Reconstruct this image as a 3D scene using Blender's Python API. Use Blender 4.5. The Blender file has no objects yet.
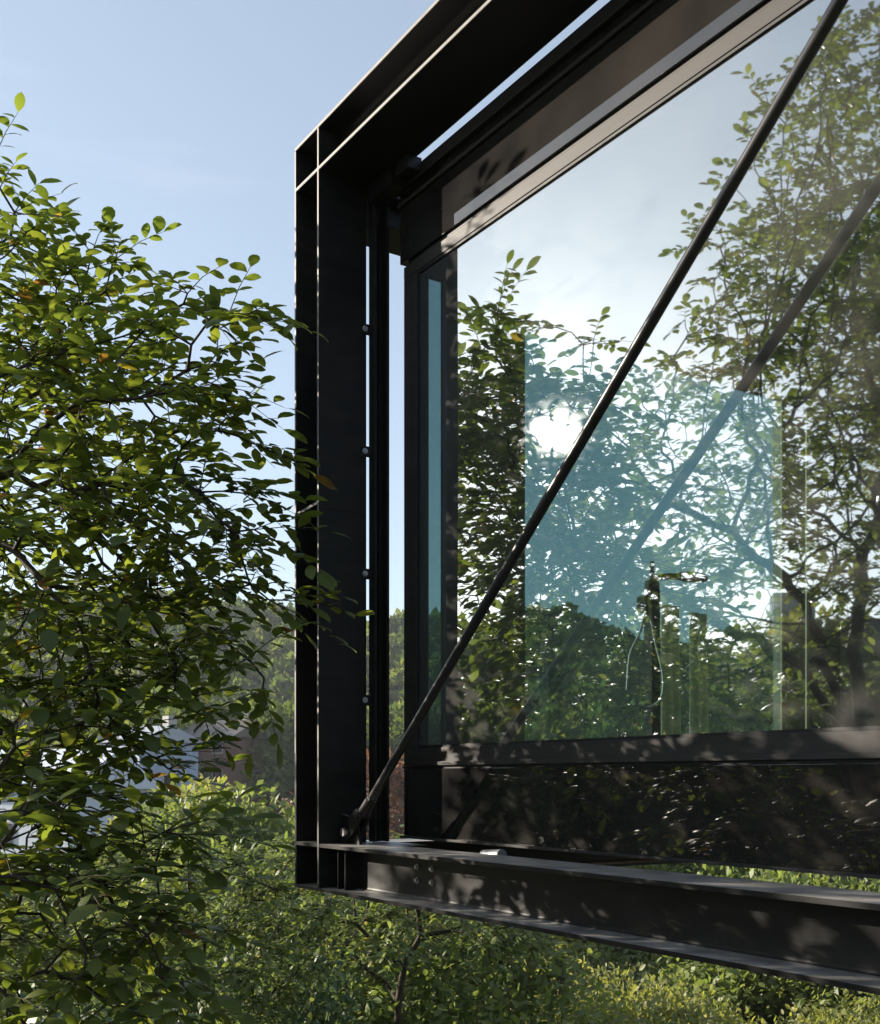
import bpy, bmesh, math, random
import numpy as np
from mathutils import Vector, Matrix, noise as mnoise

R = math.radians
scene = bpy.context.scene
col = scene.collection

# ------------------------------------------------------------------ camera, world, sun, exposure
ZC = 1.6                                    # eye height above the ground beside the pavilion
F = 1130.0                                  # focal length in pixels of an 880 px wide frame
CX, HZ = 440.0, 777.0
TH = math.atan(742.0 / F)
FW = np.array([-math.cos(TH), math.sin(TH), 0.0])
RT = np.array([math.sin(TH), math.cos(TH), 0.0])

cam = bpy.data.cameras.new('camera')
cam.sensor_fit = 'HORIZONTAL'
cam.sensor_width = 36.0
cam.lens = F / 880.0 * 36.0
cam.shift_y = (HZ - 512.0) / 880.0
cam.clip_start = 0.05
cam.clip_end = 3000.0
camo = bpy.data.objects.new('camera', cam)
col.objects.link(camo)
camo.location = (0, 0, ZC)
camo.rotation_euler = (R(90), 0, math.atan2(-FW[0], FW[1]))
scene.camera = camo

SUN_DIR = Vector((-0.7794, -0.6348, 0.3053)).normalized()     # towards the sun
SUN_EL = math.asin(SUN_DIR.z)
SUN_ROT = math.atan2(SUN_DIR.x, SUN_DIR.y)

world = bpy.data.worlds.new('World')
scene.world = world
world.use_nodes = True
wn, wl = world.node_tree.nodes, world.node_tree.links
wn.clear()
wo = wn.new('ShaderNodeOutputWorld')
bg = wn.new('ShaderNodeBackground')
sky = wn.new('ShaderNodeTexSky')
sky.sky_type = 'NISHITA'
sky.sun_disc = False
sky.sun_elevation = SUN_EL
sky.sun_rotation = SUN_ROT
sky.altitude = 300
sky.air_density = 1.0
sky.dust_density = 0.9
sky.ozone_density = 1.0
bg.inputs['Strength'].default_value = 0.103
# thin high cloud wisps mixed over the clear sky
tc = wn.new('ShaderNodeTexCoord')
mp = wn.new('ShaderNodeMapping'); mp.inputs['Scale'].default_value = (2.2, 2.2, 14.0)
nz = wn.new('ShaderNodeTexNoise'); nz.inputs['Scale'].default_value = 1.3; nz.inputs['Detail'].default_value = 6
cr = wn.new('ShaderNodeValToRGB')
cr.color_ramp.elements[0].position = 0.66; cr.color_ramp.elements[0].color = (0, 0, 0, 1)
cr.color_ramp.elements[1].position = 0.80; cr.color_ramp.elements[1].color = (0.08, 0.08, 0.08, 1)
mx = wn.new('ShaderNodeMix'); mx.data_type = 'RGBA'
mx.inputs['B'].default_value = (5.5, 5.4, 5.3, 1)
wl.new(tc.outputs['Generated'], mp.inputs['Vector'])
wl.new(mp.outputs['Vector'], nz.inputs['Vector'])
wl.new(nz.outputs['Fac'], cr.inputs['Fac'])
wl.new(cr.outputs['Color'], mx.inputs['Factor'])
hs = wn.new('ShaderNodeHueSaturation'); hs.inputs['Saturation'].default_value = 0.62
tn = wn.new('ShaderNodeMix'); tn.data_type = 'RGBA'; tn.blend_type = 'MULTIPLY'; tn.inputs['Factor'].default_value = 1.0
tn.inputs['B'].default_value = (0.93, 1.0, 1.05, 1)
wl.new(sky.outputs['Color'], hs.inputs['Color']); wl.new(hs.outputs['Color'], tn.inputs['A']); ev = wn.new('ShaderNodeMix'); ev.data_type = 'RGBA'; ev.inputs['Factor'].default_value = 0.40
ev.inputs['B'].default_value = (1.75, 2.1, 2.65, 1)      # thin even veil of high haze
wl.new(tn.outputs['Result'], ev.inputs['A']); wl.new(ev.outputs['Result'], mx.inputs['A'])
wl.new(mx.outputs['Result'], bg.inputs['Color'])
wl.new(bg.outputs['Background'], wo.inputs['Surface'])

sun = bpy.data.lights.new('sun', 'SUN')
sun.energy = 5.0
sun.angle = R(0.53)
sun.color = (1.0, 0.90, 0.76)
suno = bpy.data.objects.new('sun', sun)
col.objects.link(suno)
suno.rotation_euler = SUN_DIR.to_track_quat('Z', 'Y').to_euler()
suno.location = (-30, -25, 20)

scene.view_settings.view_transform = 'Standard'
scene.view_settings.look = 'None'
scene.view_settings.gamma = 1.0
scene.view_settings.exposure = 1.38
scene.view_settings.use_curve_mapping = False
scene.render.engine = 'CYCLES'
cy = scene.cycles
cy.use_denoising = True
cy.max_bounces = 10
cy.diffuse_bounces = 3
cy.glossy_bounces = 4
cy.transmission_bounces = 6
cy.transparent_max_bounces = 16
cy.volume_bounces = 0
cy.caustics_reflective = False
cy.caustics_refractive = False

# ------------------------------------------------------------------ helpers
def pix(u, v, depth):
    """point in the world seen at photo pixel (u, v), depth metres along the view axis"""
    p = depth * (FW + RT * ((u - CX) / F)) + np.array([0, 0, depth * (HZ - v) / F + ZC])
    return p

def tag(o, label=None, cat=None, group=None, kind=None):
    if label: o['label'] = label
    if cat: o['category'] = cat
    if group: o['group'] = group
    if kind: o['kind'] = kind
    return o

def empty(name, loc=(0, 0, 0), rz=0.0):
    o = bpy.data.objects.new(name, None)
    o.location = loc
    o.rotation_euler = (0, 0, rz)
    o.empty_display_size = 0.2
    col.objects.link(o)
    return o

def link_mesh(name, me, mats, parent=None):
    for m in (mats if isinstance(mats, (list, tuple)) else [mats]):
        me.materials.append(m)
    o = bpy.data.objects.new(name, me)
    col.objects.link(o)
    if parent is not None:
        o.parent = parent
        o.matrix_parent_inverse = Matrix.Identity(4)
        o.location = -Vector(parent.location) if parent.get('abs_children') else (0, 0, 0)
    return o

class MB:
    """collects shapes given in world coordinates into one mesh"""
    def __init__(self):
        self.bm = bmesh.new()
    def box(self, x0, x1, y0, y1, z0, z1, bev=0.0):
        m = Matrix.Translation(((x0 + x1) / 2, (y0 + y1) / 2, (z0 + z1) / 2)) @ Matrix.Diagonal((abs(x1 - x0), abs(y1 - y0), abs(z1 - z0), 1))
        r = bmesh.ops.create_cube(self.bm, size=1.0, matrix=m)
        if bev > 0:
            es = list({e for v in r['verts'] for e in v.link_edges})
            bmesh.ops.bevel(self.bm, geom=es, offset=bev, segments=2, affect='EDGES', profile=0.5)
        return self
    def obox(self, c, ax, ay, az, sx, sy, sz, bev=0.0):
        m = Matrix.Identity(4)
        for i, (a, s) in enumerate(((ax, sx), (ay, sy), (az, sz))):
            a = Vector(a).normalized() * s
            m[0][i], m[1][i], m[2][i] = a
        m.translation = Vector(c)
        r = bmesh.ops.create_cube(self.bm, size=1.0, matrix=m)
        if bev > 0:
            es = list({e for v in r['verts'] for e in v.link_edges})
            bmesh.ops.bevel(self.bm, geom=es, offset=bev, segments=2, affect='EDGES', profile=0.5)
        return self
    def cyl(self, a, b, r0, r1=None, seg=16):
        a, b = Vector(a), Vector(b)
        r1 = r0 if r1 is None else r1
        d = b - a
        q = d.to_track_quat('Z', 'Y').to_matrix().to_4x4()
        bmesh.ops.create_cone(self.bm, cap_ends=True, segments=seg, radius1=r0, radius2=r1, depth=d.length,
                              matrix=Matrix.Translation((a + b) / 2) @ q)
        return self
    def prism(self, pts, vec):
        """closed outline of 3D points pushed along vec"""
        vec = Vector(vec)
        a = [self.bm.verts.new(p) for p in pts]
        b = [self.bm.verts.new(Vector(p) + vec) for p in pts]
        n = len(pts)
        self.bm.faces.new(a[::-1]); self.bm.faces.new(b)
        for i in range(n):
            self.bm.faces.new((a[i], a[(i + 1) % n], b[(i + 1) % n], b[i]))
        return self
    def tube(self, pts, r, seg=8):
        pts = [Vector(p) for p in pts]
        rings = []
        for i, p in enumerate(pts):
            d = (pts[min(i + 1, len(pts) - 1)] - pts[max(i - 1, 0)]).normalized()
            u = d.cross(Vector((0.3, 0.9, 0.2))).normalized(); w = d.cross(u)
            rr = r[i] if isinstance(r, (list, tuple)) else r
            rings.append([self.bm.verts.new(p + (u * math.cos(2 * math.pi * k / seg) + w * math.sin(2 * math.pi * k / seg)) * rr) for k in range(seg)])
        for i in range(len(rings) - 1):
            for k in range(seg):
                self.bm.faces.new((rings[i][k], rings[i][(k + 1) % seg], rings[i + 1][(k + 1) % seg], rings[i + 1][k]))
        self.bm.faces.new(rings[0][::-1]); self.bm.faces.new(rings[-1])
        return self
    def build(self, name, mat, parent=None, smooth=False, angle=40):
        bmesh.ops.recalc_face_normals(self.bm, faces=self.bm.faces)
        me = bpy.data.meshes.new(name)
        self.bm.to_mesh(me); self.bm.free()
        if smooth:
            me.polygons.foreach_set('use_smooth', [True] * len(me.polygons))
            me.set_sharp_from_angle(angle=R(angle))
        return link_mesh(name, me, mat, parent)

def np_mesh(name, verts, loops, sizes, smooth=True, attr=None):
    me = bpy.data.meshes.new(name)
    nv, nl, npoly = len(verts), len(loops), len(sizes)
    me.vertices.add(nv); me.loops.add(nl); me.polygons.add(npoly)
    me.vertices.foreach_set('co', np.ascontiguousarray(verts, dtype=np.float32).ravel())
    me.loops.foreach_set('vertex_index', np.ascontiguousarray(loops, dtype=np.int32))
    st = np.zeros(npoly, dtype=np.int32); st[1:] = np.cumsum(sizes)[:-1]
    me.polygons.foreach_set('loop_start', st)
    me.polygons.foreach_set('use_smooth', np.full(npoly, smooth, dtype=bool))
    if attr is not None:
        a = me.attributes.new('rnd', 'FLOAT', 'POINT')
        a.data.foreach_set('value', np.ascontiguousarray(attr, dtype=np.float32))
    me.update(calc_edges=True)
    me.validate()
    return me

# ------------------------------------------------------------------ materials
def new_mat(name):
    m = bpy.data.materials.new(name); m.use_nodes = True
    n, l = m.node_tree.nodes, m.node_tree.links
    n.clear()
    out = n.new('ShaderNodeOutputMaterial')
    return m, n, l, out

def noisy(name, c0, c1, scale=6.0, rough=(0.4, 0.6), spec=0.5, metal=0.0, bump=0.0, detail=6.0, stretch=(1, 1, 1), coat=0.0):
    m, n, l, out = new_mat(name)
    b = n.new('ShaderNodeBsdfPrincipled')
    tcx = n.new('ShaderNodeTexCoord')
    mpp = n.new('ShaderNodeMapping'); mpp.inputs['Scale'].default_value = stretch
    t = n.new('ShaderNodeTexNoise'); t.inputs['Scale'].default_value = scale; t.inputs['Detail'].default_value = detail
    l.new(tcx.outputs['Object'], mpp.inputs['Vector']); l.new(mpp.outputs['Vector'], t.inputs['Vector'])
    r = n.new('ShaderNodeValToRGB')
    r.color_ramp.elements[0].position = 0.32; r.color_ramp.elements[0].color = (*c0, 1)
    r.color_ramp.elements[1].position = 0.68; r.color_ramp.elements[1].color = (*c1, 1)
    l.new(t.outputs['Fac'], r.inputs['Fac']); l.new(r.outputs['Color'], b.inputs['Base Color'])
    mr = n.new('ShaderNodeMapRange'); mr.inputs['To Min'].default_value = rough[0]; mr.inputs['To Max'].default_value = rough[1]
    l.new(t.outputs['Fac'], mr.inputs['Value']); l.new(mr.outputs['Result'], b.inputs['Roughness'])
    b.inputs['Specular IOR Level'].default_value = spec
    b.inputs['Metallic'].default_value = metal
    b.inputs['Coat Weight'].default_value = coat
    b.inputs['Coat Roughness'].default_value = 0.08
    if bump > 0:
        bp = n.new('ShaderNodeBump'); bp.inputs['Strength'].default_value = bump; bp.inputs['Distance'].default_value = 0.01
        l.new(t.outputs['Fac'], bp.inputs['Height']); l.new(bp.outputs['Normal'], b.inputs['Normal'])
    l.new(b.outputs['BSDF'], out.inputs['Surface'])
    return m

def leaf_mat(name, ramp, trans=0.35, rough=0.45, spec=0.4, tint=(1.25, 1.2, 0.45)):
    """green blades, each leaf its own tone, light passing through"""
    m, n, l, out = new_mat(name)
    at = n.new('ShaderNodeAttribute'); at.attribute_name = 'rnd'
    r = n.new('ShaderNodeValToRGB')
    els = r.color_ramp.elements
    els[0].position, els[0].color = ramp[0][0], (*ramp[0][1], 1)
    els[1].position, els[1].color = ramp[-1][0], (*ramp[-1][1], 1)
    for p, c in ramp[1:-1]:
        e = els.new(p); e.color = (*c, 1)
    l.new(at.outputs['Fac'], r.inputs['Fac'])
    b = n.new('ShaderNodeBsdfPrincipled')
    b.inputs['Roughness'].default_value = rough
    b.inputs['Specular IOR Level'].default_value = spec
    l.new(r.outputs['Color'], b.inputs['Base Color'])
    tr = n.new('ShaderNodeBsdfTranslucent')
    mm = n.new('ShaderNodeMix'); mm.data_type = 'RGBA'; mm.blend_type = 'MULTIPLY'; mm.inputs['Factor'].default_value = 1.0
    mm.inputs['B'].default_value = (*[t * 1.6 for t in tint], 1)
    l.new(r.outputs['Color'], mm.inputs['A']); l.new(mm.outputs['Result'], tr.inputs['Color'])
    ms = n.new('ShaderNodeMixShader'); ms.inputs['Fac'].default_value = trans
    l.new(b.outputs['BSDF'], ms.inputs[1]); l.new(tr.outputs['BSDF'], ms.inputs[2])
    l.new(ms.outputs['Shader'], out.inputs['Surface'])
    return m

def glass_mat(name, tint, ior, film=0.0):
    m, n, l, out = new_mat(name)
    t = n.new('ShaderNodeBsdfTransparent'); t.inputs['Color'].default_value = (*tint, 1)
    g = n.new('ShaderNodeBsdfGlossy'); g.inputs['Roughness'].default_value = 0.017
    g.inputs['Color'].default_value = (0.86, 0.94, 1.0, 1)
    # Schlick reflectance of a coated double pane, the same from both sides
    lw = n.new('ShaderNodeLayerWeight'); lw.inputs['Blend'].default_value = 0.5
    pw = n.new('ShaderNodeMath'); pw.operation = 'POWER'; pw.inputs[1].default_value = 4.0
    mr = n.new('ShaderNodeMapRange'); mr.inputs['To Min'].default_value = ior; mr.inputs['To Max'].default_value = 1.0
    tcx = n.new('ShaderNodeTexCoord'); wv = n.new('ShaderNodeTexNoise'); wv.inputs['Scale'].default_value = 1.1; wv.inputs['Detail'].default_value = 1
    bp = n.new('ShaderNodeBump'); bp.inputs['Strength'].default_value = 0.5; bp.inputs['Distance'].default_value = 0.004
    l.new(tcx.outputs['Object'], wv.inputs['Vector']); l.new(wv.outputs['Fac'], bp.inputs['Height']); l.new(bp.outputs['Normal'], g.inputs['Normal'])
    l.new(lw.outputs['Facing'], pw.inputs[0]); l.new(pw.outputs[0], mr.inputs['Value'])
    ms = n.new('ShaderNodeMixShader')
    l.new(mr.outputs['Result'], ms.inputs['Fac']); l.new(g.outputs['BSDF'], ms.inputs[2])
    if film:        # thin uneven film of dust and dried rain that catches the sun
        df = n.new('ShaderNodeBsdfDiffuse'); df.inputs['Color'].default_value = (0.78, 0.77, 0.72, 1)
        dn = n.new('ShaderNodeTexNoise'); dn.inputs['Scale'].default_value = 3.0; dn.inputs['Detail'].default_value = 9
        dr = n.new('ShaderNodeMapRange'); dr.inputs['From Min'].default_value = 0.3; dr.inputs['From Max'].default_value = 0.7
        dr.inputs['To Min'].default_value = film * 0.6; dr.inputs['To Max'].default_value = film * 1.4
        m2 = n.new('ShaderNodeMixShader')
        l.new(tcx.outputs['Object'], dn.inputs['Vector']); l.new(dn.outputs['Fac'], dr.inputs['Value']); l.new(dr.outputs['Result'], m2.inputs['Fac'])
        l.new(t.outputs['BSDF'], m2.inputs[1]); l.new(df.outputs['BSDF'], m2.inputs[2]); l.new(m2.outputs['Shader'], ms.inputs[1])
    else:
        l.new(t.outputs['BSDF'], ms.inputs[1])
    l.new(ms.outputs['Shader'], out.inputs['Surface'])
    return m

M = {}
M['steel'] = noisy('black_steel', (0.006, 0.0056, 0.0056), (0.016, 0.0142, 0.013), 7.0, (0.36, 0.52), 0.25, stretch=(0.5, 1, 2.5), bump=0.03)
def paint_sky_sheen(m, sheen=(0.36, 0.34, 0.32)):
    """paints a patchy pale sky sheen into the colour of what faces up"""
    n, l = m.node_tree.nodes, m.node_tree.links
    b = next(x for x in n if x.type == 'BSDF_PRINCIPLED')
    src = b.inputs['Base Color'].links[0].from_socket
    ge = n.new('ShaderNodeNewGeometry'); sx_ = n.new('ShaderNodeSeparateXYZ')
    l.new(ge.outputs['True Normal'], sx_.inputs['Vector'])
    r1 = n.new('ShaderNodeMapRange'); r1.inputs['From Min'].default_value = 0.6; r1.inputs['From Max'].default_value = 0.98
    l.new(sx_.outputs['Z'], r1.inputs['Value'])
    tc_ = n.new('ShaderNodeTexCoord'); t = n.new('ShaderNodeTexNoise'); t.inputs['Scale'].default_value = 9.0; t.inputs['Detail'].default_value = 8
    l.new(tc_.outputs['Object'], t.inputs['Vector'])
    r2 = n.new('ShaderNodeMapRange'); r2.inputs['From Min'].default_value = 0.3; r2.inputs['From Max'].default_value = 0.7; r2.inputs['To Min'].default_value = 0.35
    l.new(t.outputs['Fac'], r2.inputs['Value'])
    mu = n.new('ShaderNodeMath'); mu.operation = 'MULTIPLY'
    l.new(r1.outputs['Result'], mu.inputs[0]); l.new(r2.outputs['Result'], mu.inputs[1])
    mx_ = n.new('ShaderNodeMix'); mx_.data_type = 'RGBA'; mx_.inputs['B'].default_value = (*sheen, 1)
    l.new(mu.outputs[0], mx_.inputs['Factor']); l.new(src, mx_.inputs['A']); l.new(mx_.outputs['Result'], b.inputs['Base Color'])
paint_sky_sheen(M['steel'])  # sky reflection on upward steel faces, painted as a paler base colour
M['edge'] = noisy('sunlit_flange_edge', (0.085, 0.079, 0.074), (0.18, 0.167, 0.155), 25.0, (0.5, 0.65), 0.3)  # paler than the black steel: sun on the flange edges as base colour
M['rod'] = noisy('black_rod', (0.016, 0.015, 0.015), (0.026, 0.024, 0.023), 12.0, (0.26, 0.36), 0.55)
M['frame'] = noisy('dark_window_frame', (0.021, 0.019, 0.018), (0.036, 0.032, 0.030), 5.0, (0.5, 0.65), 0.25, stretch=(0.3, 1, 3))
M['gasket'] = noisy('black_gasket', (0.008, 0.008, 0.009), (0.014, 0.014, 0.015), 20.0, (0.5, 0.7), 0.3)
M['panel'] = noisy('glossy_black_panel', (0.010, 0.0095, 0.010), (0.028, 0.025, 0.022), 3.0, (0.01, 0.02), 0.9, coat=0.0)
M['bolt'] = noisy('galvanised_bolt', (0.35, 0.35, 0.36), (0.55, 0.55, 0.56), 40.0, (0.3, 0.45), 0.5, metal=0.9)
M['galv'] = noisy('galvanised_plate', (0.16, 0.165, 0.175), (0.26, 0.27, 0.29), 30.0, (0.35, 0.5), 0.5, metal=0.5)
M['glass'] = glass_mat('tinted_facade_glass', (0.58, 0.64, 0.63), 0.38, 0.06)
M['glass_end'] = glass_mat('teal_end_glass', (0.38, 0.61, 0.60), 0.05)
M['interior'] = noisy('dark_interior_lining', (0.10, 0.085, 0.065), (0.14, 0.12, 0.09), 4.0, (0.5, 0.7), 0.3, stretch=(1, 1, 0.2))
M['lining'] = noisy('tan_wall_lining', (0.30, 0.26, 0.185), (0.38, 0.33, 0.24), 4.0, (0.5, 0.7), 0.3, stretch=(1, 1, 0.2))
M['floor'] = noisy('dark_timber_floor', (0.05, 0.038, 0.026), (0.09, 0.07, 0.05), 3.0, (0.4, 0.6), 0.4, stretch=(0.3, 6, 1))
M['curtain'] = leaf_mat('pale_linen', [(0.0, (0.54, 0.53, 0.44)), (1.0, (0.62, 0.61, 0.51))], 0.5, 0.9, 0.05, (0.62, 0.62, 0.58))
M['pale_wood'] = noisy('pale_wood', (0.26, 0.22, 0.13), (0.36, 0.30, 0.19), 6.0, (0.5, 0.7), 0.3, stretch=(8, 8, 0.6))
M['black'] = noisy('black_plastic', (0.010, 0.010, 0.011), (0.018, 0.018, 0.019), 20.0, (0.6, 0.8), 0.15)
M['cable'] = noisy('light_cable', (0.5, 0.5, 0.48), (0.62, 0.61, 0.58), 20.0, (0.4, 0.6), 0.4)
M['concrete'] = noisy('concrete', (0.26, 0.25, 0.24), (0.38, 0.37, 0.35), 5.0, (0.7, 0.9), 0.3, bump=0.1)
M['bark'] = noisy('bark', (0.022, 0.017, 0.012), (0.065, 0.050, 0.036), 14.0, (0.7, 0.9), 0.25, bump=0.5, stretch=(1, 1, 0.35))
M['bark_pale'] = noisy('pale_bark', (0.13, 0.115, 0.085), (0.26, 0.23, 0.18), 10.0, (0.7, 0.9), 0.2, bump=0.4, stretch=(1, 1, 0.35))
G = lambda r, g, b: (r, g, b)
M['leaf_near'] = leaf_mat('broad_leaf', [(0.0, G(0.074, 0.106, 0.030)), (0.5, G(0.112, 0.150, 0.040)), (0.93, G(0.160, 0.188, 0.048)), (0.965, G(0.24, 0.19, 0.04)), (1.0, G(0.20, 0.11, 0.04))], 0.52, rough=0.4, spec=0.4)
M['leaf_bright'] = leaf_mat('light_green_leaf', [(0.0, G(0.080, 0.118, 0.038)), (0.5, G(0.135, 0.172, 0.060)), (0.95, G(0.20, 0.22, 0.09)), (1.0, G(0.28, 0.25, 0.10))], 0.42, rough=0.5, spec=0.35, tint=(1.15, 1.15, 0.55))
M['leaf_olive'] = leaf_mat('olive_leaf', [(0.0, G(0.095, 0.115, 0.040)), (0.5, G(0.17, 0.185, 0.070)), (1.0, G(0.27, 0.26, 0.12))], 0.42, rough=0.5, spec=0.3)
M['leaf_blue'] = leaf_mat('dark_bluish_leaf', [(0.0, G(0.045, 0.078, 0.042)), (0.5, G(0.078, 0.118, 0.066)), (1.0, G(0.13, 0.17, 0.10))], 0.3, rough=0.45, spec=0.4)
M['leaf_far'] = leaf_mat('far_leaf', [(0.0, G(0.060, 0.098, 0.026)), (0.5, G(0.105, 0.145, 0.036)), (1.0, G(0.165, 0.180, 0.058))], 0.3, spec=0.05, rough=0.7, tint=(1.1, 1.1, 0.5))
M['leaf_rust'] = leaf_mat('rusty_leaf', [(0.0, G(0.11, 0.055, 0.03)), (0.5, G(0.16, 0.085, 0.05)), (1.0, G(0.22, 0.14, 0.07))], 0.3, tint=(1.1, 0.9, 0.6))

# ------------------------------------------------------------------ terrain
def sstep(a, b, x):
    t = np.clip((x - a) / (b - a), 0, 1)
    return t * t * (3 - 2 * t)

def ground_z(x, y):
    x = np.asarray(x, float); y = np.asarray(y, float)
    s = -0.82 * x + 0.57 * y                      # downhill, roughly along the view
    t = 0.57 * x + 0.82 * y
    z = -0.27 * np.clip(s - 1.2, 0, 24) - 0.06 * np.clip(s - 25.2, 0, 40)
    z = z + 0.07 * np.clip(-s - 2, 0, 25)
    ridge = 33 - 6.5 * np.exp(-((t - 33) / 13.0) ** 2) + 1.2 * np.sin(t / 11.0) + 4 * sstep(20, 90, -t)
    z = z + ridge * sstep(85, 215, s) + 0 * s
    z = z + 0.10 * np.sin(x * 0.9) * np.sin(y * 0.8 + 1) + 0.25 * np.sin(x * 0.21 + 2) * np.sin(y * 0.17)
    return z

def build_ground():
    rr = np.concatenate([[0.0], np.geomspace(0.6, 1500, 110)])
    na = 160
    th = np.linspace(0, 2 * np.pi, na, endpoint=False)
    X = (rr[:, None] * np.cos(th)[None]).ravel(); Y = (rr[:, None] * np.sin(th)[None]).ravel()
    V = np.stack([X, Y, ground_z(X, Y)], 1)
    i = np.arange(len(rr) - 1)[:, None] * na; k = np.arange(na)[None]; k2 = (k + 1) % na
    q = np.stack([i + k, i + na + k, i + na + k2, i + k2], -1).reshape(-1, 4)
    me = np_mesh('ground', V, q.ravel(), np.full(len(q), 4))
    m, n, l, out = new_mat('grassy_ground')
    b = n.new('ShaderNodeBsdfPrincipled'); b.inputs['Roughness'].default_value = 0.9; b.inputs['Specular IOR Level'].default_value = 0.15
    tcx = n.new('ShaderNodeTexCoord')
    t1 = n.new('ShaderNodeTexNoise'); t1.inputs['Scale'].default_value = 0.35; t1.inputs['Detail'].default_value = 8
    t2 = n.new('ShaderNodeTexNoise'); t2.inputs['Scale'].default_value = 9.0; t2.inputs['Detail'].default_value = 8
    l.new(tcx.outputs['Object'], t1.inputs['Vector']); l.new(tcx.outputs['Object'], t2.inputs['Vector'])
    r1 = n.new('ShaderNodeValToRGB')
    r1.color_ramp.elements[0].position = 0.35; r1.color_ramp.elements[0].color = (0.040, 0.058, 0.020, 1)
    r1.color_ramp.elements[1].position = 0.7; r1.color_ramp.elements[1].color = (0.105, 0.10, 0.045, 1)
    r2 = n.new('ShaderNodeValToRGB')
    r2.color_ramp.elements[0].position = 0.3; r2.color_ramp.elements[0].color = (0.5, 0.5, 0.5, 1)
    r2.color_ramp.elements[1].position = 0.75; r2.color_ramp.elements[1].color = (1.3, 1.3, 1.2, 1)
    mm = n.new('ShaderNodeMix'); mm.data_type = 'RGBA'; mm.blend_type = 'MULTIPLY'; mm.inputs['Factor'].default_value = 1
    l.new(t1.outputs['Fac'], r1.inputs['Fac']); l.new(t2.outputs['Fac'], r2.inputs['Fac'])
    l.new(r1.outputs['Color'], mm.inputs['A']); l.new(r2.outputs['Color'], mm.inputs['B'])
    l.new(mm.outputs['Result'], b.inputs['Base Color'])
    bp = n.new('ShaderNodeBump'); bp.inputs['Strength'].default_value = 0.6; bp.inputs['Distance'].default_value = 0.08
    l.new(t2.outputs['Fac'], bp.inputs['Height']); l.new(bp.outputs['Normal'], b.inputs['Normal'])
    l.new(b.outputs['BSDF'], out.inputs['Surface'])
    tag(link_mesh('ground', me, m), kind='structure')
build_ground()

# ------------------------------------------------------------------ steel frame
YF0, YF1 = 2.122, 2.344                     # front and back of the frame's flanges
YM = (YF0 + YF1) / 2
YG = 2.465                                  # plane of the facade glass
XIN, XOUT = -4.133, -4.358                  # inner and outer face of the post
XR = 3.30                                   # inner face of the far right post, behind the camera
ZB0, ZB1 = ZC - 0.4685, ZC - 0.2735         # bottom beam
ZT0, ZT1 = ZC + 2.484, ZC + 2.672           # top beam
TF, TW, RF = 0.014, 0.009, 0.016            # flange, web, root radius

def h_outline(h, w):
    """rolled H section in (w, h) coordinates, web along h"""
    a, b = w / 2, h / 2
    pts = [(-a, -b), (a, -b), (a, -b + TF)]
    def arc(cx, cy, a0, a1):
        return [(cx + RF * math.cos(R(a0 + (a1 - a0) * i / 4)), cy + RF * math.sin(R(a0 + (a1 - a0) * i / 4))) for i in range(5)]
    c = TW / 2
    pts += arc(c + RF, -b + TF + RF, 270, 180)
    pts += arc(c + RF, b - TF - RF, 180, 90)
    pts += [(a, b - TF), (a, b), (-a, b), (-a, b - TF)]
    pts += arc(-c - RF, b - TF - RF, 90, 0)
    pts += arc(-c - RF, -b + TF + RF, 360, 270)
    pts += [(-a, -b + TF)]
    return pts

def bevel_long(mb, off=0.0018):
    es = [e for e in mb.bm.edges if len(e.link_faces) == 2 and e.calc_face_angle(0) > R(60)]
    bmesh.ops.bevel(mb.bm, geom=es, offset=off, segments=2, affect='EDGES', profile=0.5)

frame = empty('steel_frame', (XIN, YM, ZB0))
frame['abs_children'] = True
tag(frame, 'black steel portal frame of H beams standing in front of the glazed box', 'steel frame')

def beam_x(name, z0, z1, x0, x1):
    mb = MB()
    mb.prism([(x0, YM + a, (z0 + z1) / 2 + b) for a, b in h_outline(z1 - z0, YF1 - YF0)], (x1 - x0, 0, 0))
    bevel_long(mb)
    return mb.build(name, M['steel'], frame, True)
bottom = beam_x('bottom_beam', ZB0, ZB1, XOUT, XR + 0.225)
top = beam_x('top_beam', ZT0, ZT1, XOUT, XR + 0.225)
def post(x0, x1):
    mb = MB()
    mb.prism([((x0 + x1) / 2 + b, YM + a, ZB1 + 0.0005) for a, b in h_outline(abs(x1 - x0), YF1 - YF0)], (0, 0, ZT0 - ZB1 - 0.001))
    bevel_long(mb)
    return mb.build('post', M['steel'], frame, True)
p1 = post(XIN, XOUT); post(XR, XR + 0.225)
# stiffeners that carry the post flanges through both beams
def plate(name, x0, x1, y0, y1, z0, z1, mat=None, parent=frame, bev=0.0015):
    return MB().box(x0, x1, y0, y1, z0, z1, bev).build(name, mat or M['steel'], parent)
for z0, z1 in ((ZB0, ZB1), (ZT0, ZT1)):
    for x0 in (XIN - TF, XOUT):
        plate('stiffener', x0, x0 + TF, YF0 + 0.0005, YM - TW / 2, z0 + TF, z1 - TF)
        plate('stiffener', x0, x0 + TF, YM + TW / 2, YF1 - 0.0005, z0 + TF, z1 - TF)
for x0 in (XIN + 0.075, XIN + 0.135):
    plate('stiffener', x0, x0 + 0.006, YF0 + 0.045, YM - TW / 2, ZB0 + TF, ZB1 - TF)
# splice plate inside the post's web
mb = MB()
mb.obox((XIN - 0.1125, YF0 + 0.050, ZC + 1.123), (1, 0, 0.06), (0, 1, 0), (-0.06, 0, 1), 0.196, 0.09, 0.014, 0.002)
mb.build('splice_plate', M['steel'], frame)
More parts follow.
